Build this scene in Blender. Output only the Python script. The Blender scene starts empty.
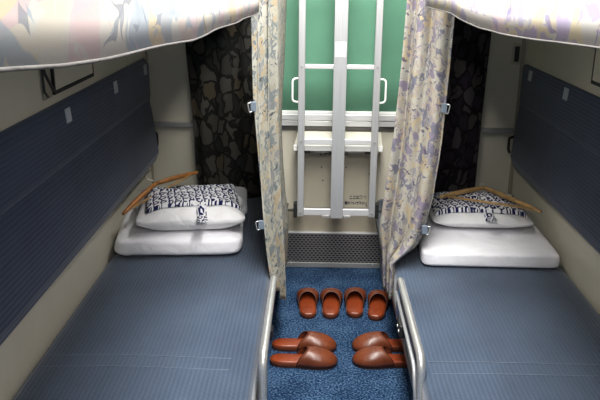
import bpy, bmesh, math, random
from mathutils import Vector, Matrix, noise
random.seed(7)
D = bpy.data
col = bpy.context.scene.collection
PI = math.pi
sin, cos = math.sin, math.cos

# ------------------------------------------------------------------ materials
def new_mat(name):
    m = D.materials.new(name); m.use_nodes = True
    nt = m.node_tree; b = nt.nodes['Principled BSDF']
    return m, nt, b
def setb(b, color=None, rough=.5, metal=0, spec=None, coat=0):
    if color: b.inputs['Base Color'].default_value = (*color, 1)
    b.inputs['Roughness'].default_value = rough
    b.inputs['Metallic'].default_value = metal
    if spec is not None: b.inputs['Specular IOR Level'].default_value = spec
    if coat: b.inputs['Coat Weight'].default_value = coat; b.inputs['Coat Roughness'].default_value = .12
def N(nt, t, **k):
    n = nt.nodes.new(t)
    for a, v in k.items(): setattr(n, a, v)
    return n
def ramp(nt, stops, interp='LINEAR'):
    r = nt.nodes.new('ShaderNodeValToRGB'); cr = r.color_ramp; cr.interpolation = interp
    while len(cr.elements) < len(stops): cr.elements.new(.5)
    for e, (p, c) in zip(cr.elements, stops): e.position = p; e.color = (*c, 1) if len(c) == 3 else c
    return r
def mathn(nt, op, a=None, b=None, clamp=False):
    n = nt.nodes.new('ShaderNodeMath'); n.operation = op; n.use_clamp = clamp
    for i, v in enumerate((a, b)):
        if v is None: continue
        if isinstance(v, (int, float)): n.inputs[i].default_value = v
        else: nt.links.new(v, n.inputs[i])
    return n.outputs[0]
def mixc(nt, fac, a, b, blend='MIX'):
    n = nt.nodes.new('ShaderNodeMix'); n.data_type = 'RGBA'; n.blend_type = blend
    if isinstance(fac, (int, float)): n.inputs['Factor'].default_value = fac
    else: nt.links.new(fac, n.inputs['Factor'])
    for i, v in ((6, a), (7, b)):
        if isinstance(v, tuple): n.inputs[i].default_value = (*v, 1)
        else: nt.links.new(v, n.inputs[i])
    return n.outputs[2]
def bump(nt, b, h, strength=.3, dist=.002):
    n = nt.nodes.new('ShaderNodeBump'); n.inputs['Strength'].default_value = strength
    n.inputs['Distance'].default_value = dist
    nt.links.new(h, n.inputs['Height']); nt.links.new(n.outputs[0], b.inputs['Normal'])
def plain(name, color, rough=.5, metal=0, spec=None, coat=0, mottle=.06, scale=40, bmp=0):
    m, nt, b = new_mat(name); setb(b, color, rough, metal, spec, coat)
    tc = N(nt, 'ShaderNodeTexCoord'); no = N(nt, 'ShaderNodeTexNoise'); no.inputs['Scale'].default_value = scale
    nt.links.new(tc.outputs['Object'], no.inputs['Vector'])
    lo = tuple(c*(1-mottle) for c in color); hi = tuple(min(1, c*(1+mottle)) for c in color)
    r = ramp(nt, [(.3, lo), (.7, hi)]); nt.links.new(no.outputs[0], r.inputs[0])
    nt.links.new(r.outputs[0], b.inputs['Base Color'])
    if bmp: bump(nt, b, no.outputs[0], bmp)
    return m

def mat_rib(name, dark, light, pitch=.0135, axis='X'):
    """ribbed moquette: fine ribs along the berth with broken dashes"""
    m, nt, b = new_mat(name); setb(b, rough=.85, spec=.25)
    try: b.inputs['Sheen Weight'].default_value = .25
    except Exception: pass
    tc = N(nt, 'ShaderNodeTexCoord'); sx = N(nt, 'ShaderNodeSeparateXYZ')
    nt.links.new(tc.outputs['Object'], sx.inputs[0])
    a = sx.outputs[axis]; y = sx.outputs['Y']
    w = mathn(nt, 'SINE', mathn(nt, 'MULTIPLY', a, 2*PI/pitch))
    # dashes, brick-shifted between neighbouring ribs
    w2 = mathn(nt, 'SINE', mathn(nt, 'ADD', mathn(nt, 'MULTIPLY', y, 2*PI/.021), mathn(nt, 'MULTIPLY', a, PI/pitch)))
    no = N(nt, 'ShaderNodeTexNoise'); no.inputs['Scale'].default_value = 3.2; no.inputs['Detail'].default_value = 3
    nt.links.new(tc.outputs['Object'], no.inputs['Vector'])
    nf = N(nt, 'ShaderNodeTexNoise'); nf.inputs['Scale'].default_value = 260
    nt.links.new(tc.outputs['Object'], nf.inputs['Vector'])
    v = mathn(nt, 'ADD', mathn(nt, 'MULTIPLY', w, .13), mathn(nt, 'MULTIPLY', w2, .035))
    v = mathn(nt, 'ADD', v, .42)
    v = mathn(nt, 'ADD', v, mathn(nt, 'MULTIPLY', mathn(nt, 'SUBTRACT', no.outputs[0], .5), .9))
    v = mathn(nt, 'ADD', v, mathn(nt, 'MULTIPLY', mathn(nt, 'SUBTRACT', nf.outputs[0], .5), .35), True)
    nt.links.new(mixc(nt, v, dark, light), b.inputs['Base Color'])
    bump(nt, b, w, .35, .0015)
    return m

def mat_pattern(name, ground, cols, ink, scale=11, inkamt=.75, seed=0.0, blobs=False):
    """printed curtain: overlapping leaf-like blobs and ink strokes, laid out in cloth (UV) space, metres"""
    m, nt, b = new_mat(name); setb(b, rough=.9, spec=.15)
    tc = N(nt, 'ShaderNodeTexCoord')
    mp = N(nt, 'ShaderNodeMapping'); mp.inputs['Scale'].default_value = (scale*1.25, scale*.85, 1)
    mp.inputs['Location'].default_value = (seed, seed*.7, 0); mp.inputs['Rotation'].default_value = (0, 0, .35)
    nt.links.new(tc.outputs['UV'], mp.inputs[0])
    wn = N(nt, 'ShaderNodeTexNoise'); wn.inputs['Scale'].default_value = 1.3; wn.inputs['Detail'].default_value = 1.0
    nt.links.new(mp.outputs[0], wn.inputs['Vector'])
    va = N(nt, 'ShaderNodeVectorMath', operation='MULTIPLY_ADD')
    nt.links.new(wn.outputs['Color'], va.inputs[0]); va.inputs[1].default_value = (.9, .9, 0)
    nt.links.new(mp.outputs[0], va.inputs[2])
    def leaves(under, sx_, sy_, rot, thr, prob, palette, off, amt, hollow=False):
        m_ = N(nt, 'ShaderNodeMapping'); m_.inputs['Rotation'].default_value = (0, 0, rot); m_.inputs['Location'].default_value = (off, off*.6, 0)
        m2 = N(nt, 'ShaderNodeVectorMath', operation='MULTIPLY'); m2.inputs[1].default_value = (sx_, sy_, 1)
        nt.links.new(va.outputs[0], m_.inputs[0]); nt.links.new(m_.outputs[0], m2.inputs[0])
        v = N(nt, 'ShaderNodeTexVoronoi', feature='F1', distance='MINKOWSKI'); v.inputs['Scale'].default_value = 1
        v.inputs['Exponent'].default_value = .8
        nt.links.new(m2.outputs[0], v.inputs['Vector'])
        sc_ = N(nt, 'ShaderNodeSeparateColor'); nt.links.new(v.outputs['Color'], sc_.inputs[0])
        st = [(thr, (1, 1, 1)), (thr+.06, (0, 0, 0))]
        if hollow: st = [(thr*.45, (0, 0, 0)), (thr*.55, (1, 1, 1))]+st
        g_ = ramp(nt, st); nt.links.new(v.outputs['Distance'], g_.inputs[0])
        on = mathn(nt, 'LESS_THAN', sc_.outputs[1], prob)
        pc = ramp(nt, [(i/len(palette), c) for i, c in enumerate(palette)], 'CONSTANT'); nt.links.new(sc_.outputs[0], pc.inputs[0])
        return mixc(nt, mathn(nt, 'MULTIPLY', mathn(nt, 'MULTIPLY', g_.outputs[0], on), amt), under, pc.outputs[0])
    if blobs:
        # rounded blobs parted by dark outlines
        vor = N(nt, 'ShaderNodeTexVoronoi', feature='F1'); edg = N(nt, 'ShaderNodeTexVoronoi', feature='DISTANCE_TO_EDGE')
        for v in (vor, edg): v.inputs['Scale'].default_value = 1; nt.links.new(va.outputs[0], v.inputs['Vector'])
        sep = N(nt, 'ShaderNodeSeparateColor'); nt.links.new(vor.outputs['Color'], sep.inputs[0])
        rc = ramp(nt, [(i/len(cols), c) for i, c in enumerate(cols)], 'CONSTANT'); nt.links.new(sep.outputs[0], rc.inputs[0])
        gate = ramp(nt, [(.06, (0, 0, 0)), (.11, (1, 1, 1))]); nt.links.new(edg.outputs['Distance'], gate.inputs[0])
        c4 = mixc(nt, gate.outputs[0], ground, rc.outputs[0])
        c4 = leaves(c4, 1.6, .7, .8, .5, .4, [ink, cols[-1]], 2.6, .9)
    else:
        base_ = leaves(ground, .8, .45, .3, 1.25, .95, [cols[1], cols[4], cols[3], cols[-1], cols[6]], 3.1, .85)
        c2 = leaves(base_, 1.0, .55, .75, .88, .85, [cols[0], cols[5], cols[2], cols[1], cols[0]], 7.7, inkamt)
        c2 = leaves(c2, 1.1, .5, -.65, .80, .75, [cols[2], cols[3], cols[5], cols[4], ground], 1.9, inkamt, True)
        c2 = leaves(c2, 2.2, .7, -.25, .55, .75, [ground, cols[4], ground], 5.3, .9)
        c3 = leaves(c2, 2.4, .8, .95, .50, .75, [ink, cols[0], cols[2], cols[5]], 9.2, inkamt)
        c4 = leaves(c3, 3.2, .7, -.9, .36, .6, [ink, cols[0]], 2.6, inkamt)
    nt.links.new(c4, b.inputs['Base Color'])
    wf = N(nt, 'ShaderNodeTexNoise'); wf.inputs['Scale'].default_value = 90
    nt.links.new(mp.outputs[0], wf.inputs['Vector']); bump(nt, b, wf.outputs[0], .15, .001)
    return m

def mat_yukata():
    m, nt, b = new_mat('yukata_print'); setb(b, rough=.9, spec=.1)
    tc = N(nt, 'ShaderNodeTexCoord')
    mp = N(nt, 'ShaderNodeMapping'); mp.inputs['Scale'].default_value = (30, 21, 1); mp.inputs['Rotation'].default_value = (0, 0, .12)
    nt.links.new(tc.outputs['UV'], mp.inputs[0])
    wn = N(nt, 'ShaderNodeTexNoise'); wn.inputs['Scale'].default_value = .9
    nt.links.new(mp.outputs[0], wn.inputs['Vector'])
    va = N(nt, 'ShaderNodeVectorMath', operation='MULTIPLY_ADD')
    nt.links.new(wn.outputs['Color'], va.inputs[0]); va.inputs[1].default_value = (.9, .9, 0); nt.links.new(mp.outputs[0], va.inputs[2])
    sx = N(nt, 'ShaderNodeSeparateXYZ'); nt.links.new(va.outputs[0], sx.inputs[0])
    X, Y = sx.outputs[0], sx.outputs[1]
    row = mathn(nt, 'FLOOR', Y)
    xs = mathn(nt, 'ADD', X, mathn(nt, 'MULTIPLY', row, .5))
    fx = mathn(nt, 'SUBTRACT', mathn(nt, 'FRACT', xs), .5); fy = mathn(nt, 'SUBTRACT', mathn(nt, 'FRACT', Y), .5)
    r = mathn(nt, 'SQRT', mathn(nt, 'ADD', mathn(nt, 'MULTIPLY', fx, fx), mathn(nt, 'MULTIPLY', fy, fy)))
    ring = ramp(nt, [(.16, (0, 0, 0)), (.20, (1, 1, 1)), (.40, (1, 1, 1)), (.44, (0, 0, 0))]); nt.links.new(r, ring.inputs[0])
    # diagonal break in each ring, and a stroke joining the motifs
    dg = mathn(nt, 'ABSOLUTE', mathn(nt, 'SUBTRACT', fx, mathn(nt, 'MULTIPLY', fy, .8)))
    br = ramp(nt, [(.05, (0, 0, 0)), (.09, (1, 1, 1))]); nt.links.new(dg, br.inputs[0])
    dg2 = mathn(nt, 'ABSOLUTE', mathn(nt, 'SUBTRACT', mathn(nt, 'FRACT', mathn(nt, 'ADD', X, mathn(nt, 'MULTIPLY', Y, .5))), .5))
    st = ramp(nt, [(.07, (1, 1, 1)), (.11, (0, 0, 0))]); nt.links.new(dg2, st.inputs[0])
    v = mathn(nt, 'MAXIMUM', mathn(nt, 'MULTIPLY', ring.outputs[0], br.outputs[0]), st.outputs[0], True)
    nt.links.new(mixc(nt, v, (.78, .78, .80), (.012, .016, .075)), b.inputs['Base Color'])
    return m

def mat_carpet():
    m, nt, b = new_mat('blue_carpet'); setb(b, rough=.97, spec=.1)
    tc = N(nt, 'ShaderNodeTexCoord')
    n1 = N(nt, 'ShaderNodeTexNoise'); n1.inputs['Scale'].default_value = 120; n1.inputs['Detail'].default_value = 3
    n2 = N(nt, 'ShaderNodeTexNoise'); n2.inputs['Scale'].default_value = 7
    for n in (n1, n2): nt.links.new(tc.outputs['Object'], n.inputs['Vector'])
    v = mathn(nt, 'ADD', n1.outputs[0], mathn(nt, 'MULTIPLY', mathn(nt, 'SUBTRACT', n2.outputs[0], .5), .25))
    r = ramp(nt, [(.37, (.004, .012, .034)), (.5, (.017, .044, .098)), (.64, (.070, .130, .225))]); nt.links.new(v, r.inputs[0])
    nt.links.new(r.outputs[0], b.inputs['Base Color'])
    bump(nt, b, n1.outputs[0], .8, .006)
    return m

def mat_perf():
    """pressed steel heater grille with staggered slots"""
    m, nt, b = new_mat('pressed_steel'); setb(b, rough=.38, metal=.75)
    tc = N(nt, 'ShaderNodeTexCoord'); sx = N(nt, 'ShaderNodeSeparateXYZ'); nt.links.new(tc.outputs['Object'], sx.inputs[0])
    X = mathn(nt, 'MULTIPLY', sx.outputs[0], 1/.022); Z = mathn(nt, 'MULTIPLY', sx.outputs[2], 1/.013)
    row = mathn(nt, 'FLOOR', Z)
    fx = mathn(nt, 'SUBTRACT', mathn(nt, 'FRACT', mathn(nt, 'ADD', X, mathn(nt, 'MULTIPLY', row, .5))), .5)
    fz = mathn(nt, 'SUBTRACT', mathn(nt, 'FRACT', Z), .5)
    d = mathn(nt, 'ADD', mathn(nt, 'ABSOLUTE', fx), mathn(nt, 'ABSOLUTE', fz))
    r = ramp(nt, [(.28, (.03, .026, .022)), (.42, (.17, .155, .14)), (.6, (.32, .31, .30))]); nt.links.new(d, r.inputs[0])
    nt.links.new(r.outputs[0], b.inputs['Base Color']); bump(nt, b, d, .6, .003)
    return m

def mat_leather(name, dark, light):
    m, nt, b = new_mat(name); setb(b, rough=.36, spec=.45, coat=.12)
    tc = N(nt, 'ShaderNodeTexCoord'); no = N(nt, 'ShaderNodeTexNoise'); no.inputs['Scale'].default_value = 14
    nt.links.new(tc.outputs['Object'], no.inputs['Vector'])
    r = ramp(nt, [(.3, dark), (.7, light)]); nt.links.new(no.outputs[0], r.inputs[0]); nt.links.new(r.outputs[0], b.inputs['Base Color'])
    f = N(nt, 'ShaderNodeTexNoise'); f.inputs['Scale'].default_value = 320; nt.links.new(tc.outputs['Object'], f.inputs['Vector'])
    bump(nt, b, f.outputs[0], .12, .0006)
    return m

def mat_brushed(name, color, rough=.35, axis=2, metal=.85):
    m, nt, b = new_mat(name); setb(b, color, rough, metal)
    tc = N(nt, 'ShaderNodeTexCoord'); mp = N(nt, 'ShaderNodeMapping')
    s = [220, 220, 220]; s[axis] = 4; mp.inputs['Scale'].default_value = s
    nt.links.new(tc.outputs['Object'], mp.inputs[0]); no = N(nt, 'ShaderNodeTexNoise'); no.inputs['Scale'].default_value = 1
    nt.links.new(mp.outputs[0], no.inputs['Vector'])
    r = ramp(nt, [(.3, tuple(c*.86 for c in color)), (.7, color)]); nt.links.new(no.outputs[0], r.inputs[0])
    nt.links.new(r.outputs[0], b.inputs['Base Color'])
    return m

def mat_cloth(name, color, scale=9):
    m, nt, b = new_mat(name); setb(b, color, .9, 0, .15)
    tc = N(nt, 'ShaderNodeTexCoord'); no = N(nt, 'ShaderNodeTexNoise'); no.inputs['Scale'].default_value = scale; no.inputs['Detail'].default_value = 4
    no.inputs['Distortion'].default_value = .8
    nt.links.new(tc.outputs['Object'], no.inputs['Vector']); bump(nt, b, no.outputs[0], .5, .02)
    r = ramp(nt, [(.3, tuple(c*.93 for c in color)), (.65, color)]); nt.links.new(no.outputs[0], r.inputs[0]); nt.links.new(r.outputs[0], b.inputs['Base Color'])
    return m

M = {}
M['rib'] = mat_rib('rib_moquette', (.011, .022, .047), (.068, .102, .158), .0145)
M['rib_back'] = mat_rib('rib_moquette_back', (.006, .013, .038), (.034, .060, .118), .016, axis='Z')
LC = [(.30, .33, .38), (.62, .60, .50), (.42, .38, .50), (.70, .55, .36), (.66, .66, .60), (.48, .50, .52), (.72, .60, .58)]
M['curtain_l'] = mat_pattern('curtain_print_grey', (.40, .39, .33), [(.15, .175, .19), (.37, .35, .28), (.23, .24, .245), (.38, .30, .19), (.36, .35, .30), (.17, .195, .20), (.31, .30, .24), (.41, .40, .35)], (.075, .085, .09), 31, .95, seed=1.3)
M['curtain_r'] = mat_pattern('curtain_print_lilac', (.37, .35, .30), [(.19, .165, .22), (.34, .31, .25), (.23, .22, .235), (.37, .30, .19), (.33, .31, .27), (.14, .14, .18), (.31, .26, .23), (.35, .34, .30)], (.09, .08, .11), 32, .95, seed=4.1)
M['val_l'] = mat_pattern('valance_print_grey', (.46, .46, .43), [(.27, .32, .37), (.47, .45, .40), (.48, .38, .40), (.50, .42, .28), (.47, .46, .42), (.28, .32, .35), (.48, .41, .37)], (.20, .22, .25), 17, .8, seed=2.2)
M['val_r'] = mat_pattern('valance_print_lilac', (.44, .43, .41), [(.31, .28, .42), (.45, .43, .41), (.29, .27, .41), (.49, .43, .30), (.47, .46, .43), (.34, .34, .42), (.49, .40, .42)], (.21, .19, .31), 17, .8, seed=7.7)
M['shaded_l'] = mat_pattern('shaded_curtain_print', (.010, .010, .009), [(.060, .057, .048), (.018, .018, .016), (.045, .042, .036), (.062, .050, .034), (.032, .031, .028), (.022, .024, .024), (.055, .052, .044)], (.008, .008, .009), 13, .8, seed=3.9, blobs=True)  # curtain print darkened in colour for the shade inside the berths
M['shaded_r'] = mat_pattern('shaded_curtain_plum', (.012, .010, .012), [(.060, .050, .055), (.022, .017, .024), (.062, .054, .050), (.040, .032, .036), (.024, .018, .026), (.050, .042, .044), (.026, .018, .030)], (.010, .007, .012), 13, .8, seed=6.4, blobs=True)
M['yukata'] = mat_yukata()
M['hem'] = mat_cloth('hem_cloth', (.13, .125, .12))
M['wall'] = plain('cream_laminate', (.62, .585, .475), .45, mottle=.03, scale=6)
M['wall_lo'] = plain('brown_beige_laminate', (.33, .295, .225), .5, mottle=.12, scale=9)
M['panel'] = plain('cream_panel', (.50, .46, .36), .4, mottle=.05, scale=8)
M['floor'] = mat_carpet()
M['perf'] = mat_perf()
M['green'] = plain('green_blind_fabric', (.10, .26, .17), .8, mottle=.08, scale=5)
M['alu'] = mat_brushed('brushed_aluminium', (.53, .54, .55), .36, 2, .5)
M['alux'] = mat_brushed('brushed_aluminium_rung', (.72, .72, .73), .34, 0, .4)
M['chrome'] = mat_brushed('steel_tube', (.80, .80, .79), .30, 1, .8)
M['steel'] = mat_brushed('dull_steel', (.40, .395, .38), .4, 0, .5)
M['dsteel'] = mat_brushed('dark_steel', (.16, .155, .15), .4, 0, .7)
M['black'] = plain('black_rubber', (.012, .012, .012), .5)
M['white'] = plain('white_plastic', (.80, .80, .77), .4, mottle=.02)
M['cream'] = plain('cream_plastic', (.80, .77, .66), .4, mottle=.02)
M['tag'] = plain('grey_tag', (.50, .53, .56), .9)
M['blueg'] = plain('blue_grey_panel', (.16, .20, .25), .6)
M['sheet'] = mat_cloth('white_linen', (.88, .87, .91))
M['pillow'] = mat_cloth('white_pillowcase', (.84, .83, .84), 16)
M['blanket'] = mat_cloth('grey_white_blanket', (.42, .42, .44))
M['wood'] = plain('varnished_wood', (.36, .145, .038), .32, mottle=.3, scale=22)
M['wood2'] = plain('pale_varnished_wood', (.44, .27, .11), .32, mottle=.3, scale=22)
M['leather'] = mat_leather('brown_leather', (.105, .024, .008), (.165, .040, .014))
M['insole'] = mat_leather('orange_brown_insole', (.165, .027, .007), (.24, .042, .011))
M['sole'] = plain('dark_sole', (.045, .012, .006), .6)
M['seam'] = plain('pale_thread', (.15, .19, .25), .9)
M['ink'] = plain('navy_ink', (.02, .025, .05), .6)
M['paleink'] = plain('faded_red_ink', (.62, .45, .45), .6)
M['stain'] = plain('rust_dot', (.05, .03, .02), .7)

# ------------------------------------------------------------------ helpers
def link(name, me, mat, parent=None, smooth=False):
    if mat is not None:
        for m in (mat if isinstance(mat, (list, tuple)) else [mat]): me.materials.append(m)
    o = D.objects.new(name, me); col.objects.link(o)
    if parent is not None: o.parent = parent
    if smooth:
        for p in me.polygons: p.use_smooth = True
    return o
def finish(name, bm, mat, parent=None, smooth=False, world=True):
    """bm in world coordinates (world=True): shifted so that it stays put under its parent"""
    if parent is not None and world:
        off = wloc(parent); bmesh.ops.translate(bm, verts=bm.verts, vec=-off)
    bmesh.ops.recalc_face_normals(bm, faces=bm.faces)
    me = D.meshes.new(name); bm.to_mesh(bm and me); bm.free()
    return link(name, me, mat, parent, smooth)
def wloc(o):
    v = Vector((0, 0, 0))
    while o is not None: v += o.location; o = o.parent
    return v
def thing(name, label, cat, loc=(0, 0, 0), group=None, rz=0):
    o = D.objects.new(name, None); o.empty_display_size = .05; col.objects.link(o)
    o.location = loc; o.rotation_euler = (0, 0, rz); tag(o, label, cat, group); return o
def tag(o, label, cat, group=None):
    o['label'] = label; o['category'] = cat
    if group: o['group'] = group
    return o
def struct(o): o['kind'] = 'structure'; return o
def box(bm, x0, x1, y0, y1, z0, z1, bev=0, seg=2):
    r = bmesh.ops.create_cube(bm, size=1)
    vs = r['verts']
    for v in vs:
        v.co = Vector(((x0+x1)/2+v.co.x*(x1-x0), (y0+y1)/2+v.co.y*(y1-y0), (z0+z1)/2+v.co.z*(z1-z0)))
    if bev:
        es = list({e for v in vs for e in v.link_edges})
        bmesh.ops.bevel(bm, geom=es, offset=bev, segments=seg, profile=.5, affect='EDGES')
def mkbox(name, x0, x1, y0, y1, z0, z1, mat, parent=None, bev=0, seg=2, smooth=False):
    bm = bmesh.new(); box(bm, x0, x1, y0, y1, z0, z1, bev, seg); return finish(name, bm, mat, parent, smooth)
def tube(bm, pts, r, n=12, cap=True):
    pts = [Vector(p) for p in pts]; rings = []
    rr = r if isinstance(r, (list, tuple)) else [r]*len(pts)
    up = None
    for i, p in enumerate(pts):
        t = (pts[min(i+1, len(pts)-1)]-pts[max(i-1, 0)]).normalized()
        if up is None:
            up = Vector((0, 0, 1)) if abs(t.z) < .9 else Vector((1, 0, 0))
        s = t.cross(up).normalized(); up = s.cross(t).normalized()
        rings.append([bm.verts.new(p+(s*cos(a)+up*sin(a))*rr[i]) for a in [2*PI*k/n for k in range(n)]])
    for a, b in zip(rings, rings[1:]):
        for k in range(n): bm.faces.new((a[k], a[(k+1) % n], b[(k+1) % n], b[k]))
    if cap: bm.faces.new(rings[0][::-1]); bm.faces.new(rings[-1])
def rounded(pts, rad, n=7):
    pts = [Vector(p) for p in pts]; out = [pts[0]]
    for a, b, c in zip(pts, pts[1:], pts[2:]):
        p = b+(a-b).normalized()*rad; q = b+(c-b).normalized()*rad
        for k in range(n+1):
            t = k/n; out.append((1-t)**2*p+2*t*(1-t)*b+t*t*q)
    out.append(pts[-1]); return out
def prism_y(bm, prof, y0, y1):
    """profile [(x,z)] extruded along y"""
    a = [bm.verts.new((x, y0, z)) for x, z in prof]; b = [bm.verts.new((x, y1, z)) for x, z in prof]
    n = len(prof); bm.faces.new(a); bm.faces.new(b[::-1])
    for i in range(n): bm.faces.new((a[i], b[i], b[(i+1) % n], a[(i+1) % n]))
def grid(name, fn, nu, nv, mat, parent=None, thick=0, uvfn=None, smooth=True):
    """fn(i/nu, j/nv) -> world point"""
    off = wloc(parent) if parent else Vector((0, 0, 0))
    bm = bmesh.new(); uvl = bm.loops.layers.uv.new('UVMap')
    V = [[bm.verts.new(Vector(fn(i/nu, j/nv))-off) for j in range(nv+1)] for i in range(nu+1)]
    for i in range(nu):
        for j in range(nv):
            f = bm.faces.new((V[i][j], V[i+1][j], V[i+1][j+1], V[i][j+1]))
            for l, (a, b) in zip(f.loops, ((i, j), (i+1, j), (i+1, j+1), (i, j+1))):
                l[uvl].uv = uvfn(a/nu, b/nv) if uvfn else (a/nu, b/nv)
    me = D.meshes.new(name); bm.to_mesh(me); bm.free()
    o = link(name, me, mat, parent, smooth)
    if thick:
        s = o.modifiers.new('thick', 'SOLIDIFY'); s.thickness = thick; s.offset = 0
    return o
def lerp(a, b, t): return a+(b-a)*t
def interp(tab, z):
    """tab sorted by first column; linear interpolation of the others"""
    if z <= tab[0][0]: return tab[0][1:]
    for a, b in zip(tab, tab[1:]):
        if z <= b[0]:
            t = (z-a[0])/(b[0]-a[0]); return tuple(lerp(p, q, t) for p, q in zip(a[1:], b[1:]))
    return tab[-1][1:]

XL, XR, YE = -.885, 1.073, 3.84       # inner faces of side walls and end wall
ZB = .40                              # top of the berths
LE, RE = -.176, .345                  # aisle edges of the berths

# ------------------------------------------------------------------ setting
struct(mkbox('floor', -1.5, 1.7, -.9, 4.0, -.05, 0, M['floor']))
struct(mkbox('ceiling', -1.5, 1.7, -.9, 4.0, 2.32, 2.36, M['white']))
struct(mkbox('wall_left', XL-.05, XL, .2, YE+.06, 0, 2.32, M['wall']))
struct(mkbox('wall_right', XR, XR+.05, .2, YE+.06, 0, 2.32, M['wall']))
wb = struct(mkbox('wall_back', XL, XR, YE, YE+.05, 0, 2.32, M['wall']))
struct(mkbox('trim_1', LE+.002, .39, YE-.012, YE, .205, .335, M['wall_lo'], bev=.002))          # darker brown-beige strip above the grille
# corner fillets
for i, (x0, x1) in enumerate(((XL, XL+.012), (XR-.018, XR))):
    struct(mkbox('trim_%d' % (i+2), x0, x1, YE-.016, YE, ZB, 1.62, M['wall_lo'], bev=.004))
# dark metal rails on the end wall
struct(mkbox('trim_4', XL+.022, LE-.12, YE-.022, YE, .785, .812, M['steel'], bev=.003))
struct(mkbox('trim_5', .60, XR-.022, YE-.022, YE, .775, .802, M['steel'], bev=.003))
struct(mkbox('trim_6', -.26, .56, YE-.014, YE, .778, .802, M['dsteel'], bev=.002))
# window sill
bm = bmesh.new()
box(bm, -.30, .60, YE-.050, YE, .838, .872, .004)
struct(finish('window_sill', bm, M['alux'], None)); 
bm = bmesh.new(); box(bm, -.30, .60, YE-.040, YE, .806, .834, .003)
struct(finish('trim_7', bm, M['alux'], None))
bm = bmesh.new()
box(bm, -.30, -.27, YE-.03, YE, .872, 1.60, .003); box(bm, .57, .60, YE-.03, YE, .872, 1.60, .003); box(bm, -.27, .57, YE-.03, YE, 1.57, 1.60, .003)
struct(finish('window_1', bm, M['alu'], None))

# green roller blind closed over the window
bl = thing('window_blind', 'closed plain green blind covering the window behind the ladder', 'blind', (.15, YE-.02, .88))
grid('blind_fabric', lambda u, v: (-.265+.83*u, YE-.016+.0015*sin(u*40), .878+.69*v), 60, 4, M['green'], bl, .002)
mkbox('bottom_bar', -.265, .565, YE-.026, YE-.012, .872, .884, M['white'], bl, .002)

# ------------------------------------------------------------------ wall panel writing
def text_mesh(name, body, size, loc, mat, parent=None, width=None, align='CENTER', bold=0):
    cu = D.curves.new('t', 'FONT'); cu.body = body; cu.size = size; cu.align_x = align; cu.extrude = .0004; cu.offset = bold
    to = D.objects.new('t', cu); col.objects.link(to)
    dg = bpy.context.evaluated_depsgraph_get(); dg.update()
    me = D.meshes.new_from_object(to.evaluated_get(dg)); D.objects.remove(to)
    me.name = name; me.materials.clear()
    xs = [v.co.x for v in me.vertices] or [0, 1]; w = max(xs)-min(xs); s = (width/w) if width else 1; cx = (max(xs)+min(xs))/2
    off = wloc(parent) if parent else Vector((0, 0, 0))
    for v in me.vertices:
        x, y, z = v.co; v.co = Vector((loc[0]+(x-cx)*s, loc[1]-z, loc[2]+y*s*1.2))-off
    return link(name, me, mat, parent)
wp = thing('wall_panel', 'cream service panel below the folding table, dark notice lettering low on its right', 'panel', (.13, YE-.01, .34))
mkbox('panel_plate', -.075, .35, YE-.010, YE, .345, .74, M['panel'], wp, .002)
text_mesh('lettering', 'ここに物を', .02, (.243, YE-.011, .398), M['ink'], wp, .092, bold=.0011)
text_mesh('lettering', '置かないで下さい', .02, (.232, YE-.011, .367), M['ink'], wp, .122, bold=.0009)
text_mesh('lettering', 'ご注意 お願い', .02, (.105, YE-.011, .642), M['ink'], wp, .15, bold=.0008)
for x, z in ((.040, .575), (.172, .575), (.048, .500), (.290, .36), (.30, .54)):
    bm = bmesh.new(); tube(bm, [(x, YE-.009, z), (x, YE-.013, z)], .004, 10); finish('screw', bm, M['stain'], wp)

# ------------------------------------------------------------------ heater grille
hg = thing('heater_grille', 'pressed steel heater grille at floor level under the ladder', 'grille', (.115, YE-.035, 0))
mkbox('grille_plate', LE+.022, .386, YE-.034, YE-.012, .030, .200, M['perf'], hg, .002)
mkbox('top_edge', LE+.020, .388, YE-.037, YE-.012, .200, .209, M['alux'], hg, .002)
mkbox('base_strip', LE+.020, .388, YE-.040, YE-.012, .001, .030, M['steel'], hg, .002)
for x in (-.12, .335):
    bm = bmesh.new(); tube(bm, [(x, YE-.039, .022), (x, YE-.044, .022)], .006, 10); finish('bolt', bm, M['chrome'], hg)

# ------------------------------------------------------------------ folding table under the sill
ft = thing('folding_table', 'small cream folding table under the window sill behind the ladder', 'table', (.12, YE-.02, .74))
def wedge(name, x0b, x1b, yb, zb, x0f, x1f, yf, zf, th, mat, parent):
    bm = bmesh.new()
    v = [bm.verts.new(p) for p in ((x0b, yb, zb), (x1b, yb, zb), (x1f, yf, zf), (x0f, yf, zf), (x0b, yb, zb-th), (x1b, yb, zb-th), (x1f, yf, zf-th), (x0f, yf, zf-th))]
    for q in ((0, 1, 2, 3), (7, 6, 5, 4), (0, 4, 5, 1), (1, 5, 6, 2), (2, 6, 7, 3), (3, 7, 4, 0)): bm.faces.new([v[i] for i in q])
    bmesh.ops.bevel(bm, geom=list(bm.edges), offset=.003, segments=2, affect='EDGES')
    return finish(name, bm, mat, parent)
wedge('tabletop', -.088, .352, YE-.02, .775, -.104, .344, 3.625, .742, .018, M['cream'], ft)
mkbox('front_edge', -.106, .346, 3.612, 3.626, .716, .746, M['white'], ft, .003)
mkbox('stop_block', -.055, -.020, 3.626, 3.66, .700, .722, M['black'], ft, .002)
mkbox('stop_block', .258, .295, 3.626, 3.66, .700, .722, M['black'], ft, .002)
mkbox('latch', .0, .07, 3.626, 3.66, .705, .722, M['steel'], ft, .002)
mkbox('latch', .17, .25, 3.626, 3.66, .705, .722, M['steel'], ft, .002)
for x in (-.085, .325): wedge('bracket', x, x+.006, YE-.02, .755, x, x+.006, 3.66, .722, .03, M['cream'], ft)

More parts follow.
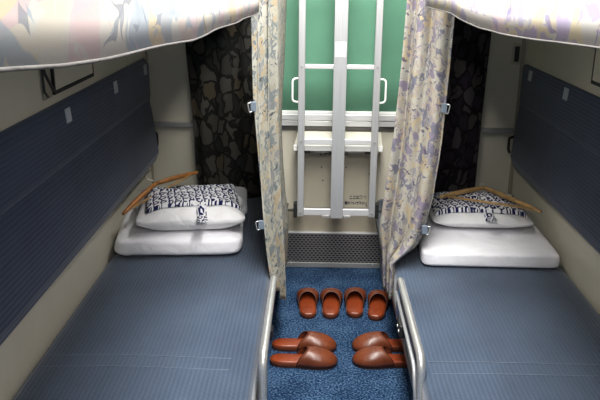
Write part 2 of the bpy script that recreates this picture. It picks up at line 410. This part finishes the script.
# ------------------------------------------------------------------ ladder
YL = 3.565
k = YL/3.65
def lx(x): return x*k
ld = thing('folding_ladder', 'tall aluminium ladder standing against the window between the curtains', 'ladder', (.12, YL, .38))
zb0, zt = .385, 2.05
for x0, x1 in ((lx(-.085), lx(-.051)), (lx(.288), lx(.322))):
    bm = bmesh.new(); box(bm, x0, x1, YL-.012, YL+.016, zb0, zt, .003)
    rl = finish('rail', bm, M['alu'], ld)
    for z in (1.147, .777, .405):
        bm = bmesh.new(); xc = (x0+x1)/2; tube(bm, [(xc, YL-.012, z), (xc, YL-.016, z)], .006, 10); finish('bolt', bm, M['steel'], rl)
for z, h in ((1.147, .022), (.777, .030), (.408, .036), (1.52, .022), (1.89, .022)):
    mkbox('rung', lx(-.052), lx(.289), YL-.007, YL+.013, z-h/2, z+h/2, M['alux'], ld, .003)
mkbox('centre_plate', lx(.0885), lx(.1535), YL-.018, YL-.008, zb0-.006, zt, M['alu'], ld, .002)
st = mkbox('sticker', lx(.095), lx(.148), YL-.0195, YL-.018, 1.196, 1.266, M['white'], ld)
text_mesh('lettering', 'ご注意', .012, (lx(.121), YL-.0196, 1.240), M['paleink'], st, .034)
text_mesh('lettering', 'はしご', .010, (lx(.121), YL-.0196, 1.220), M['paleink'], st, .028)
text_mesh('lettering', '昇降用', .010, (lx(.121), YL-.0196, 1.204), M['paleink'], st, .030)
for s, x in ((-1, lx(-.087)), (1, lx(.324))):
    bm = bmesh.new()
    tube(bm, rounded([(x-s*.004, YL, 1.090), (x+s*.026, YL-.004, 1.088), (x+s*.026, YL-.004, .976), (x-s*.004, YL, .974)], .018), .0052, 10)
    finish('grab_handle', bm, M['white'], ld, True)
# folding foot hardware
for x0, x1 in ((lx(-.105), lx(-.087)), (lx(.324), lx(.342))):
    mkbox('hinge_block', x0, x1, YL-.006, YL+.03, .375, .455, M['black'], ld, .003)
for x0, x1 in ((lx(.045), lx(.084)), (lx(.157), lx(.195))):
    mkbox('foot_clip', x0, x1, YL-.010, YL+.006, .376, .392, M['steel'], ld, .002)
bm = bmesh.new(); tube(bm, [(lx(-.105)-.045, YL+.03, .405), (lx(.342)+.03, YL+.03, .405)], .006, 10); finish('hinge_rod', bm, M['dsteel'], ld, True)
for x in (lx(-.105)-.040, lx(.342)+.025):
    bm = bmesh.new(); tube(bm, [(x, YL+.03, .405), (x, YE, .36)], .006, 8); finish('wall_stay', bm, M['dsteel'], ld, True)

# ------------------------------------------------------------------ lower berths
def berth(side, label):
    """side -1 left, +1 right"""
    e = LE if side < 0 else RE; w = XL+.006 if side < 0 else XR-.006
    x0, x1 = (w, e) if side < 0 else (e, w)
    t = thing('lower_berth', label, 'berth', ((x0+x1)/2, 2.82, 0), 'facing lower berths')
    # mattress: soft slab with rounded long edges and a slight crown
    nx, ny = 30, 60; y0, y1 = 1.80, YE-.006; r = .028; zt0 = .265
    def prof(u):
        # cross section point along the top from one bottom edge to the other
        L = [(0, zt0), (0, ZB-r), (r*.3, ZB-r*.3), (r, ZB), ((x1-x0)*.25, ZB+.003), ((x1-x0)*.5, ZB+.005), ((x1-x0)*.75, ZB+.003), ((x1-x0)-r, ZB), ((x1-x0)-r*.3, ZB-r*.3), (x1-x0, ZB-r), (x1-x0, zt0)]
        f = u*(len(L)-1); i = min(int(f), len(L)-2); q = f-i
        return lerp(L[i][0], L[i+1][0], q), lerp(L[i][1], L[i+1][1], q)
    bm = bmesh.new(); off = wloc(t)
    V = []
    nu = 40
    for i in range(nu+1):
        px, pz = prof(i/nu); row = []
        for j in range(ny+1):
            y = lerp(y0, y1, j/ny); z = pz
            if pz > ZB-.002: z += .0022*noise.noise(Vector((px*4, y*3, side*5)))
            row.append(bm.verts.new(Vector((x0+px, y, z))-off))
        V.append(row)
    for i in range(nu):
        for j in range(ny): bm.faces.new((V[i][j], V[i+1][j], V[i+1][j+1], V[i][j+1]))
    bm.faces.new([V[i][0] for i in range(nu+1)]); bm.faces.new([V[i][ny] for i in range(nu+1)][::-1])
    bm.faces.new([V[0][j] for j in range(ny+1)][::-1]+[V[nu][j] for j in range(ny+1)])
    mt = finish('mattress', bm, M['rib'], t, True, world=False)
    for p in mt.data.polygons:
        if len(p.vertices) > 4: p.use_smooth = False
    for ys in (2.085, 2.015):
        bm = bmesh.new()
        a, b = (x0+.03, x1-.08) if side < 0 else (x0+.03, x1-.03)
        tube(bm, [(lerp(a, b, q/14), ys+.002*sin(q*.5+side), ZB+.0052*sin(PI*q/14)+.0012) for q in range(15)], .0010, 6)
        finish('seam', bm, M['seam'], mt)
    # base: recessed plinth
    bx0, bx1 = (x0, e-.12) if side < 0 else (e+.14, x1)
    mkbox('base', bx0, bx1, 1.84, YE-.008, .002, .262, M['blueg'], t, .004)
    px0, px1 = (e-.10, e+.014) if side < 0 else (e+.030, e+.12)
    mkbox('end_panel', px0, px1, 3.58, YE-.045, .002, .262, M['blueg'], t, .003)
    # edge strip below the mattress lip, coloured dark for the shaded gap
    ex0, ex1 = (e-.010, e+.006) if side < 0 else (e-.006, e+.010)
    mkbox('edge_strip', ex0, ex1, 1.80, 3.55, .262, .288, M['dsteel'], t, .003)
    # chrome guard rail
    xr = e+.026 if side < 0 else e-.004
    zr = .452
    bm = bmesh.new()
    xo = xr if side < 0 else xr
    path = rounded([(e+(.004 if side > 0 else -.004)+0*xo, 2.64, .275), (xo, 2.64, zr), (xo, 2.015, zr), (xo, 1.985, .20), (xo, 1.975, .012)], .045, 8)
    tube(bm, path, .0138, 16)
    finish('guard_rail', bm, M['chrome'], t, True)
    if side > 0:
        bm = bmesh.new(); tube(bm, rounded([(xo-.017, 2.60, .41), (xo-.017, 2.05, .41), (xo-.015, 1.99, .30)], .03), .006, 10)
        finish('guard_bar', bm, M['alu'], t, True)
        lt = mkbox('latch', xo-.030, xo-.006, 2.34, 2.41, .345, .395, M['black'], t, .008)
        for yy in (2.355, 2.395):
            bm = bmesh.new(); tube(bm, [(xo-.032, yy, .37), (xo-.028, yy, .37)], .006, 10); finish('screw', bm, M['white'], lt)
    else:
        lt = mkbox('latch', xo-.014, xo+.012, 2.33, 2.38, .335, .375, M['black'], t, .006)
    return t
bL = berth(-1, 'lower berth left of the aisle, ribbed blue-grey mattress with chrome guard rail')
bR = berth(1, 'lower berth right of the aisle, ribbed blue-grey mattress with chrome guard rail')

# ------------------------------------------------------------------ back cushions on the side walls
def back(side, label):
    w = XL if side < 0 else XR; s = 1 if side < 0 else -1
    y0, y1 = 1.55, YE-.045
    t = thing('back_cushion', label, 'cushion', (w+s*.02, (y0+y1)/2, .59))
    lo = [(.0, .618), (.030, .608), (.046, .622), (.052, .655), (.040, .760), (.026, .880), (.016, .932), (.0, .932)]
    up = [(.0, .933), (.016, .934), (.022, .955), (.022, 1.115), (.014, 1.146), (.006, 1.154), (.0, 1.154)]
    for nm, pr in (('lower_pad', lo), ('upper_pad', up)):
        bm = bmesh.new(); prism_y(bm, [(w+s*(a*(1 if side < 0 else .6)+.0012), z-(.008 if side > 0 and nm == 'upper_pad' and z > 1 else 0)) for a, z in pr], y0, y1)
        # round the far end of the lower pad slightly
        for v in bm.verts:
            if nm == 'lower_pad' and v.co.y > y1-.01 and v.co.z < .63: v.co.y -= .05
            if nm == 'upper_pad' and v.co.y > y1-.01 and v.co.z > 1.14: v.co.y -= .03
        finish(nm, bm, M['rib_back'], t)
    for y in (2.50, 3.13, 3.70) if side < 0 else (2.45, 3.10, 3.64):
        bm = bmesh.new(); x = w+s*(.0275 if side < 0 else .0185)
        box(bm, min(x, x-s*.004), max(x, x-s*.004), y-.026, y+.026, 1.078, 1.130, .001)
        for v in bm.verts:
            v.co.y -= (v.co.z-1.12)*.25
        finish('hook_tape', bm, M['tag'], t)
    bm = bmesh.new(); x = w+s*.046
    tube(bm, rounded([(x-s*.02, y1-.004, .765), (x, y1+.010, .755), (x, y1+.010, .690), (x-s*.006, y1-.004, .680)], .012), .007, 8)
    finish('strap', bm, M['black'], t, True)
    return t
back(-1, 'long ribbed navy backrest cushion on the left wall')
back(1, 'long ribbed navy backrest cushion on the right wall')

# ------------------------------------------------------------------ small fittings on the side walls
def frame_yz(bm, x0, x1, ya, yb, za, zb, t):
    box(bm, x0, x1, ya, ya+t, za, zb, .001); box(bm, x0, x1, yb-t, yb, za, zb, .001)
    box(bm, x0, x1, ya+t, yb-t, za, za+t, .001); box(bm, x0, x1, ya+t, yb-t, zb-t, zb, .001)
def bracket(side, label):
    w = XL if side < 0 else XR; s = 1 if side < 0 else -1
    X = lambda a, b: (min(w+s*a, w+s*b), max(w+s*a, w+s*b))
    ya = 2.43 if side < 0 else 2.40
    t = thing('wall_pocket', label, 'fitting', (w, ya+.2, 1.19))
    a, b = X(.001, .012)
    mkbox('pocket_plate', a, b, ya+.01, ya+.44, 1.20, 1.44, M['wall'], t, .001)
    bm = bmesh.new(); a, b = X(.001, .013); frame_yz(bm, a, b, ya, ya+.45, 1.186, 1.45, .012); finish('frame', bm, M['black'], t)
    a, b = X(.001, .008)
    mkbox('hinge_plate', a, b, ya-.085, ya-.012, 1.182, 1.40, M['wall_lo'], t, .001)
    bm = bmesh.new(); x = w+s*.010
    tube(bm, [(x, ya-.095, 1.42), (x, ya-.075, 1.27), (x, ya-.004, 1.200)], .006, 8)
    tube(bm, [(x, ya-.095, 1.42), (x, ya-.088, 1.21), (x, ya-.06, 1.19)], .004, 8)
    finish('stay_arm', bm, M['black'], t, True)
    return t
bracket(-1, 'black framed flap with hinged stay on left wall above the backrest')
bracket(1, 'black framed flap on right wall, cut off by the photo edge')
sw = thing('wall_switch', 'small black light switch on cream plate high in the right corner', 'switch', (1.035, YE-.005, 1.18))
mkbox('switch_plate', 1.008, 1.052, YE-.006, YE, 1.135, 1.245, M['panel'], sw, .002)
mkbox('rocker', 1.020, 1.044, YE-.011, YE-.006, 1.150, 1.228, M['black'], sw, .002)

# ------------------------------------------------------------------ curtains
def curtain(name, label, tab, ys, us, nf, amp, mat, zbot, z1, group=None, phase=0, rep_=1.0, nv=60, nu=140):
    """tab: (z, x0, x1, ...) the plan of the cloth at each height, passing through depths ys at fractions us; zbot: hem height at the same fractions"""
    t = thing(name, label, 'curtain', (tab[0][1], ys[0], zbot[0]), group)
    hem = [(u_, z_) for u_, z_ in zip(us, zbot)]
    def pt(u, v):
        z0, = interp(hem, u); z = lerp(z0, z1, v); xs = interp(tab, z)
        x, y = interp([(u_, a_, b_) for u_, a_, b_ in zip(us, xs, ys)], u)
        a = 2*PI*nf*u+phase+.7*sin(z*2.7+phase)
        k_ = amp*(1+.35*sin(z*2.3+u*9))
        return (x+.35*k_*sin(a), y+k_*sin(a+.5)+.006*noise.noise(Vector((u*5, z*4, phase))), z)
    L = [0]
    for i in range(1, len(us)): L.append(L[-1]+math.hypot(tab[2][i+1]-tab[2][i], ys[i]-ys[i-1]))
    arc = [(u_, l_) for u_, l_ in zip(us, L)]
    def uvf(u, v):
        z0, = interp(hem, u); return (interp(arc, u)[0]*rep_, lerp(z0, z1, v))
    grid('cloth', pt, nu, nv, mat, t, .0025, uvf)
    return t
# light berth curtains, gathered at the aisle edges and running on to the end wall
tl = [(.15, -.150, -.122, -.150), (.27, -.160, -.124, -.144), (.36, -.170, -.128, -.138), (.405, -.178, -.130, -.142), (.50, -.192, -.136, -.158), (.70, -.212, -.150, -.170), (.85, -.222, -.158, -.175), (1.0, -.230, -.160, -.170), (1.12, -.2365, -.160, -.162), (1.60, -.238, -.158, -.150)]
cl = curtain('berth_curtain', 'pale grey patterned curtain gathered left of the aisle by the guard rail', tl, (2.75, 2.93, 3.74), (0, .62, 1), 3.4, .022, M['curtain_l'], (.36, .20, .13), 1.60, phase=.4, rep_=1.15)
tr = [(.24, .337, .322, .43), (.425, .338, .312, .43), (.50, .425, .302, .44), (.56, .448, .298, .45), (.70, .478, .310, .455), (.95, .502, .335, .46), (1.25, .514, .350, .47), (1.60, .523, .362, .475)]
cr = curtain('berth_curtain', 'lilac tinged patterned curtain gathered right of the aisle by the guard rail', [(z, a, b, b+.03, c) for z, a, b, c in tr], (2.84, 3.00, 3.16, 3.72), (0, .70, .76, 1), 3.6, .020, M['curtain_r'], (.27, .25, .43, .43), 1.60, phase=1.1, rep_=1.2)
def hook(parent, x, y, z, s):
    bm = bmesh.new(); tube(bm, rounded([(x, y, z+.014), (x+s*.015, y-.004, z+.010), (x+s*.009, y-.004, z-.024), (x-s*.006, y, z-.020), (x, y, z+.014)], .004, 4), .0022, 8)
    finish('tieback_hook', bm, M['chrome'], parent, True)
    a, b = sorted((x-s*.018, x+s*.004)); mkbox('tieback_tab', a, b, y-.006, y+.003, z-.02, z+.016, M['blueg'], parent, .002)
hook(cl, -.214, 2.75, .625, -1); hook(cl, -.240, 2.75, 1.10, -1)
hook(cr, .462, 2.82, .590, 1); hook(cr, .512, 2.85, 1.085, 1)
# window-side curtains on the end wall, berth shade put into their print colours
yw = YE-.055
curtain('window_curtain', 'shade-darkened patterned curtain hanging on the end wall behind the left bedding', [(.42, -.625, -.20), (.60, -.640, -.20), (.75, -.640, -.20), (1.2, -.665, -.20), (1.6, -.675, -.20)], (yw, yw), (0, 1), 4, .009, M['shaded_l'], (.41, .41), 1.60, phase=.2, rep_=1.2)
curtain('window_curtain', 'shade-darkened plum patterned curtain hanging on the end wall behind the right bedding', [(.42, .50, .862), (.80, .50, .868), (1.6, .48, .888)], (yw, yw), (0, 1), 3, .009, M['shaded_r'], (.41, .41), 1.60, phase=1.9, rep_=1.2)
# upper berth curtains hanging along the aisle
def valance(label, x, tab, mat, phase):
    t = thing('upper_berth_curtain', label, 'curtain', (x, 1.5, 1.5))
    ya, yb = .24, tab[-1][0]
    def pt(u, v):
        y = lerp(ya, yb, u); zl, = interp(tab, y)
        z = lerp(zl, 2.02, v)
        return (x+.004*sin(y*11+phase+v*.8), y, z)
    grid('cloth', pt, 170, 14, mat, t, .0025, lambda u, v: (.5*lerp(ya, yb, u), pt(u, v)[2]))
    # rolled hem along the lower edge
    bm = bmesh.new(); tube(bm, [Vector(pt(q/170, 0)) for q in range(171)], .0022, 6); 
    finish('hem', bm, M['hem'], t, True)
    return t
vl = [(.24, 1.552), (.46, 1.537), (.57, 1.526), (.68, 1.518), (.89, 1.506), (1.18, 1.489), (1.48, 1.481), (2.0, 1.466), (2.66, 1.450)]
vr = [(.24, 1.53), (1.03, 1.499), (1.31, 1.484), (1.60, 1.471), (1.80, 1.467), (2.21, 1.478), (2.70, 1.474)]
valance('pale grey patterned upper berth curtain across the top left, nearest the camera', -.2, vl, M['val_l'], .3)
valance('lilac and cream patterned upper berth curtain across the top right', .39, vr, M['val_r'], 1.7)

# upper berths (their undersides shade the lower ones)
def upper(side, label):
    x0, x1 = (XL+.004, -.225) if side < 0 else (.415, XR-.004)
    t = thing('upper_berth', label, 'berth', ((x0+x1)/2, 2.0, 1.64))
    mkbox('berth_board', x0, x1, .30, YE-.09, 1.64, 1.68, M['wall'], t, .006)
    mkbox('mattress', x0+.01, x1-.01, .32, YE-.10, 1.6805, 1.76, M['rib'], t, .02)
    return t
upper(-1, 'upper berth board over the left berth'); upper(1, 'upper berth board over the right berth')

# ------------------------------------------------------------------ bedding
def soft(name, mat, parent, cx, cy, z0, lx_, ly_, lz_, rz=0, ex=.32, ez=.55, wr=.006, seed=0, slope=0, pinch=0, taper=0, nu=72, nv=40):
    """rounded, slightly crumpled soft box (superellipsoid)"""
    def sp(c, e): return math.copysign(abs(c)**e, c)
    bm = bmesh.new(); off = wloc(parent) if parent else Vector((0, 0, 0))
    uvl = bm.loops.layers.uv.new('UVMap'); V = []
    for j in range(nv+1):
        ph = -PI/2+PI*j/nv; row = []
        for i in range(nu):
            th = 2*PI*i/nu
            x = sp(cos(ph), ez)*sp(cos(th), ex); y = sp(cos(ph), ez)*sp(sin(th), ex); z = sp(sin(ph), ez)
            if pinch:
                f = 1-pinch*(1-min(1, (x*x)*(y*y)*1.6))*(abs(x)**4*(1-y*y)+abs(y)**4*(1-x*x)); x *= f; y *= f
                z *= max(.12, (1-.75*abs(x)**5)*(1-.75*abs(y)**5))
            px, py = x*lx_/2*(1-taper*y), y*ly_/2
            pz = (z+1)/2*lz_*(1+slope*y)
            n = noise.noise(Vector((px*7+seed, py*7, pz*9)))*wr+noise.noise(Vector((px*22+seed, py*16, pz*20)))*wr*.45
            if pz > lz_*.15: pz += n; px += n*.8*x; py += n*.8*y
            c, s_ = cos(rz), sin(rz)
            row.append(bm.verts.new(Vector((cx+px*c-py*s_, cy+px*s_+py*c, z0+max(pz, .0005)))-off))
        V.append(row)
    for j in range(nv):
        for i in range(nu):
            a, b, c_, d = V[j][i], V[j][(i+1) % nu], V[j+1][(i+1) % nu], V[j+1][i]
            f = bm.faces.new((a, b, c_, d))
            for l in f.loops: l[uvl].uv = (l.vert.co.x, l.vert.co.y)
    bmesh.ops.remove_doubles(bm, verts=bm.verts, dist=.0001)
    return finish(name, bm, mat, parent, True, world=False)

def surf_z(o, x, y):
    """height of a single mesh below/at a world point"""
    dg = bpy.context.evaluated_depsgraph_get(); dg.update()
    off = wloc(o)
    ok, loc, nrm, idx = o.ray_cast(Vector((x, y, 5))-off, Vector((0, 0, -1)))
    return (loc.z+off.z) if ok else None

def yukata(parent, pil, fu, cx, cy, w, d, rz, z0f, sash, th=.016):
    """folded robe laid over the pillow: follows its top"""
    c, s_ = cos(rz), sin(rz); zs = {}
    def base(x, y):
        z = surf_z(pil, x, y)
        if z is None: z = z0f
        return z
    n = 34
    H = [[0]*(n+1) for _ in range(n+1)]
    for i in range(n+1):
        for j in range(n+1):
            a = (i/n-.5)*w; b = (j/n-.5)*d
            H[i][j] = base(cx+a*c-b*s_, cy+a*s_+b*c)
    for _ in range(3):
        G = [r[:] for r in H]
        for i in range(n+1):
            for j in range(n+1):
                nb = [G[p][q] for p in (i-1, i, i+1) for q in (j-1, j, j+1) if 0 <= p <= n and 0 <= q <= n]
                H[i][j] = max(G[i][j], sum(nb)/len(nb))
    bm = bmesh.new(); uvl = bm.loops.layers.uv.new('UVMap'); off = wloc(parent)
    def P(i, j, top):
        a = (i/n-.5)*w; b = (j/n-.5)*d
        e = min(i, n-i, j, n-j)/n; rnd = min(1, e/.06); rnd = math.sqrt(max(0, 1-(1-rnd)**2))
        g = .0035*noise.noise(Vector((a*16, b*13, cx)))
        h = th*(.35+.65*rnd)+g+(.006 if (b > d*.02) else 0)
        x = cx+a*c-b*s_; y = cy+a*s_+b*c
        return Vector((x, y, H[i][j]+(h if top else .0015)))-off
    T = [[bm.verts.new(P(i, j, True)) for j in range(n+1)] for i in range(n+1)]
    B = [[bm.verts.new(P(i, j, False)) for j in range(n+1)] for i in range(n+1)]
    def uvset(f):
        for l in f.loops: l[uvl].uv = (l.vert.co.x+off.x, l.vert.co.y+off.y-l.vert.co.z*.8)
    for i in range(n):
        for j in range(n):
            uvset(bm.faces.new((T[i][j], T[i+1][j], T[i+1][j+1], T[i][j+1]))); uvset(bm.faces.new((B[i][j+1], B[i+1][j+1], B[i+1][j], B[i][j])))
    for i in range(n):
        uvset(bm.faces.new((T[i][0], B[i][0], B[i+1][0], T[i+1][0]))); uvset(bm.faces.new((T[i+1][n], B[i+1][n], B[i][n], T[i][n])))
        uvset(bm.faces.new((T[0][i+1], B[0][i+1], B[0][i], T[0][i]))); uvset(bm.faces.new((T[n][i], B[n][i], B[n][i+1], T[n][i+1])))
    o = finish('robe_body', bm, M['yukata'], parent, True, world=False)
    # sash end hanging down the front of the pillow
    pts = []
    for q in range(13):
        b = -d/2+.01-sash[1]*q/12
        x = cx+sash[0]*c-b*s_; y = cy+sash[0]*s_+b*c
        z = surf_z(pil, x, y)
        if z is None or (pts and z < pts[-1][2]-.035): z = max(z0f, (pts[-1][2]-.012) if pts else z0f)
        if q == 0: z += .012
        pts.append((x, y, z+.004))
    bm = bmesh.new(); uvl = bm.loops.layers.uv.new('UVMap'); hw = .021; prev = None; L = 0
    for q, (x, y, z) in enumerate(pts):
        a = bm.verts.new(Vector((x-hw*c, y-hw*s_, z))-off); b_ = bm.verts.new(Vector((x+hw*c, y+hw*s_, z))-off)
        if prev:
            f = bm.faces.new((prev[0], prev[1], b_, a)); L1 = L+.012
            for l, uv in zip(f.loops, ((0, L), (.042, L), (.042, L1), (0, L1))): l[uvl].uv = (uv[0]+.1, uv[1])
            L = L1
        prev = (a, b_)
    so = finish('sash', bm, M['yukata'], parent, True, world=False)
    m_ = so.modifiers.new('t', 'SOLIDIFY'); m_.thickness = .003; m_.offset = 1
    return o

def hanger(label, p_hook, ends, mat, wire=True, group=None):
    """wooden coat hanger: two shoulder arms from the neck, a bar joining them, steel hook"""
    N_, A, B = [Vector(p) for p in ends]
    t = thing('coat_hanger', label, 'hanger', tuple(N_), group)
    bm = bmesh.new()
    up = (A-N_).cross(B-N_).normalized()
    for E_ in (A, B):
        pts = [N_.lerp(E_, q/8)+(N_-(A+B)/2).normalized()*.003*sin(PI*q/8) for q in range(9)]
        tube(bm, pts, [.0085+.003*sin(PI*q/8) if q < 8 else .007 for q in range(9)], 10)
    finish('shoulder', bm, mat, t, True)
    bm = bmesh.new(); tube(bm, [N_.lerp(A, .90), N_.lerp(B, .90)], .0055, 10); finish('trouser_bar', bm, M['wood2'], t, True)
    bm = bmesh.new(); out = (N_-(A+B)/2).normalized(); side = (B-A).normalized()
    pts = [N_, N_+out*.02]+[N_+out*(.040+.018*cos(a))*1+side*(.018*sin(a)) for a in [PI+q*.45 for q in range(9)]]
    tube(bm, pts, .0016, 8); finish('hook', bm, M['chrome'], t, True)
    return t

# -- left set
fu = soft('folded_quilt', M['sheet'], None, -.600, 3.155, ZB+.004, .56, .50, .100, rz=.07, ex=.22, ez=.45, wr=.012, seed=2)
tag(fu, 'white folded quilt with rolled front edge, lowest of the left bedding', 'quilt')
bk = soft('folded_blanket', M['blanket'], None, -.575, 3.315, ZB+.100, .52, .34, .065, rz=.12, ex=.25, ez=.45, wr=.008, seed=12, slope=.15)
tag(bk, 'greyish white folded blanket under the pillow of the left bedding', 'blanket')
pl = soft('pillow', M['pillow'], None, -.548, 3.105, ZB+.100, .475, .34, .115, rz=.13, ex=.22, ez=.42, wr=.009, seed=5, pinch=.05)
tag(pl, 'white pillow on the left berth, under a navy and white robe', 'pillow')
yl = thing('folded_robe', 'navy and white patterned robe folded on the left pillow', 'robe', (-.52, 3.20, .60))
yukata(yl, pl, fu, -.552, 3.175, .41, .36, .20, .585, (.03, .15))
hanger('wooden coat hanger leaning between left wall and the robe', None, [(-.722, 3.19, .656), (-.820, 2.97, .582), (-.560, 3.38, .660)], M['wood'])
# -- right set
fr = soft('folded_quilt', M['sheet'], None, .752, 3.12, ZB+.004, .55, .54, .085, rz=-.01, ex=.13, ez=.30, wr=.007, seed=21, slope=.10, taper=.07)
tag(fr, 'smooth white folded quilt under the right pillow, lowest of the right bedding', 'quilt')
pr_ = soft('pillow', M['pillow'], None, .757, 3.235, ZB+.090, .45, .36, .085, rz=-.01, ex=.18, ez=.5, wr=.005, seed=31, pinch=.01)
tag(pr_, 'white piped pillow on the right berth, under a robe and hanger', 'pillow')
yr = thing('folded_robe', 'navy and white patterned robe folded on the right pillow under the hanger', 'robe', (.76, 3.27, .58))
yukata(yr, pr_, fr, .750, 3.245, .415, .29, -.01, .56, (.03, .10))
hanger('wooden coat hanger lying flat on the right robe', None, [(.81, 3.36, .612), (.575, 3.20, .610), (.975, 3.00, .612)], M['wood2'])

# ------------------------------------------------------------------ slippers
LS = .284
def hw(t):   # half width of the sole, t 0 heel .. 1 toe
    T = [(0, .0), (.015, .014), (.05, .0255), (.12, .0345), (.22, .0365), (.36, .0355), (.5, .039), (.64, .0455), (.76, .0475), (.86, .0435), (.93, .034), (.975, .021), (.995, .009), (1.0, .0)]
    return interp(T, t)[0]*1.10
def make_slipper(mirror):
    t = thing('slipper', 'x', 'slipper', (0, 0, 0), 'brown slippers on the blue carpet')
    ts = [0, .006, .015, .03, .05, .08, .12, .17, .22, .29, .36, .43, .5, .57, .64, .7, .76, .81, .86, .9, .93, .955, .975, .988, .995, 1.0]
    Y = lambda q: (q-.5)*LS
    cxo = lambda q: mirror*.004*sin(PI*q)
    def slab(name, z0, z1, sc, mat, lip=0):
        bm = bmesh.new()
        L = [(-hw(q)*sc+cxo(q), Y(q)*(1-(1-sc)*.4)) for q in ts]; R = [(hw(q)*sc+cxo(q), Y(q)*(1-(1-sc)*.4)) for q in ts[::-1][1:-1]]
        out = L+R
        a = [bm.verts.new((x, y, z0)) for x, y in out]; b = [bm.verts.new((x, y, z1)) for x, y in out]
        n = len(out)
        for i in range(n): bm.faces.new((a[i], a[(i+1) % n], b[(i+1) % n], b[i]))
        bm.faces.new(a); bt = bm.faces.new(b[::-1])
        es = [e for e in bt.edges]
        bmesh.ops.bevel(bm, geom=es, offset=.0025, segments=2, affect='EDGES')
        o = finish(name, bm, mat, t, False, world=False); return o
    slab('outsole', .0, .010, 1.0, M['sole'])
    slab('midsole', .010, .021, 1.035, M['leather'])
    # padded insole, slightly dished
    nv_, nu_ = 30, 12
    def ins(u, v):
        q = lerp(.02, .97, v); s = (u-.5)*2; w = hw(q)*.93
        return (s*w+cxo(q), Y(q), .0225+.0045*(1-abs(s)**3)*min(1, 8*v*(1.02-v))+.004*(1-q)*0)
    o = grid('insole', ins, nu_, nv_, M['insole'], t, .003)
    # upper: arched vamp over the front half
    def vamp(u, v):
        ph = PI*u; s = sin(ph)
        t0 = .40+.155*s**1.5                  # opening swoops forward at the centre
        q = lerp(t0, 1.0, v**.85)
        h = .054*max(0, 1-max(0, (q-.50)/.5)**2.3)**.75*(1-.0*s)+.006
        w = hw(min(q, .9985))*1.06+.0012
        if q > .99: w = max(w, .004)
        return (-cos(ph)*w*(1+.05*s)+cxo(q), Y(q)*1.012, .012+h*s**.72)
    vp = grid('upper', vamp, 28, 22, M['leather'], t, .0026)
    bm = bmesh.new(); tube(bm, [vamp(i/28, 0) for i in range(29)], .0021, 6); finish('binding', bm, M['sole'], vp, True, world=False)
    # stitched centre seam
    bm = bmesh.new(); tube(bm, [Vector(vamp(i/28, .14))+Vector((0, 0, .0008)) for i in range(2, 27)], .0008, 5); finish('stitching', bm, M['insole'], vp, True, world=False)
    return t
def copy_tree(o, parent=None):
    c = o.copy(); col.objects.link(c)
    if parent is not None: c.parent = parent
    for ch in list(o.children): copy_tree(ch, c)
    return c
protoL, protoR = make_slipper(-1), make_slipper(1)
used = set()
R_ = math.radians
sl = [(-.018, 3.305, R_(1), 1, 'brown leather slipper pointing at the grille, leftmost of the far row'),
      (.092, 3.307, R_(-2), -1, 'brown leather slipper pointing at the grille, second from left of the far row'),
      (.216, 3.320, R_(-4), 1, 'brown leather slipper pointing at the grille, third from left of the far row'),
      (.322, 3.295, R_(-9), -1, 'brown leather slipper pointing at the grille, rightmost of the far row'),
      (-.032, 2.885, R_(-91), 1, 'brown slipper by the left guard rail, farther one of the sideways left pair'),
      (-.032, 2.755, R_(-90), -1, 'brown slipper by the left guard rail, nearer one of the sideways left pair'),
      (.322, 2.895, R_(93), -1, 'brown slipper with heel under the right guard rail, farther of the right pair'),
      (.318, 2.770, R_(91), 1, 'brown slipper with heel under the right guard rail, nearer of the right pair')]
for x, y, a, m, lab in sl:
    pr0 = protoL if m > 0 else protoR
    if m not in used: o = pr0; used.add(m)
    else: o = copy_tree(pr0)
    o.location = (x, y, .0015); o.rotation_euler = (0, 0, a); o['label'] = lab

# ------------------------------------------------------------------ light
def area(name, loc, rot, sx, sy, e, color=(1, 1, 1)):
    l = D.lights.new(name, 'AREA'); l.shape = 'RECTANGLE'; l.size = sx; l.size_y = sy; l.energy = e; l.color = color
    o = D.objects.new(name, l); col.objects.link(o); o.location = loc; o.rotation_euler = rot; return o
area('aisle_ceiling_light', (.10, 2.0, 2.30), (0, 0, 0), .34, 2.8, 88, (1, .985, .95))
area('corridor_ceiling_light', (.15, -.35, 2.25), (R_(38), 0, 0), .9, .35, 30, (1, .98, .95))
w = D.worlds.new('world'); bpy.context.scene.world = w; w.use_nodes = True
w.node_tree.nodes['Background'].inputs[0].default_value = (.85, .92, 1, 1); w.node_tree.nodes['Background'].inputs[1].default_value = .30

# ------------------------------------------------------------------ camera (1.6 m above the floor, looking down the aisle)
cam = D.cameras.new('camera'); co = D.objects.new('camera', cam); col.objects.link(co)
pt, ya, ro = .30687, -.01948, .00938
cp, sp_ = cos(pt), sin(pt)
fwd = Vector((sin(ya)*cp, cos(ya)*cp, -sp_)); right = Vector((cos(ya), -sin(ya), 0)); up = right.cross(fwd)
r = right*cos(ro)+up*sin(ro); u = -right*sin(ro)+up*cos(ro)
Mx = Matrix((r, u, -fwd)).transposed().to_4x4(); Mx.translation = Vector((0, 0, 1.6))
co.matrix_world = Mx
cam.sensor_fit = 'HORIZONTAL'; cam.sensor_width = 36; cam.lens = 36*732.1/600; cam.clip_start = .05
bpy.context.scene.camera = co
sc = bpy.context.scene
sc.view_settings.view_transform = 'Standard'; sc.view_settings.look = 'None'
sc.view_settings.exposure = .32
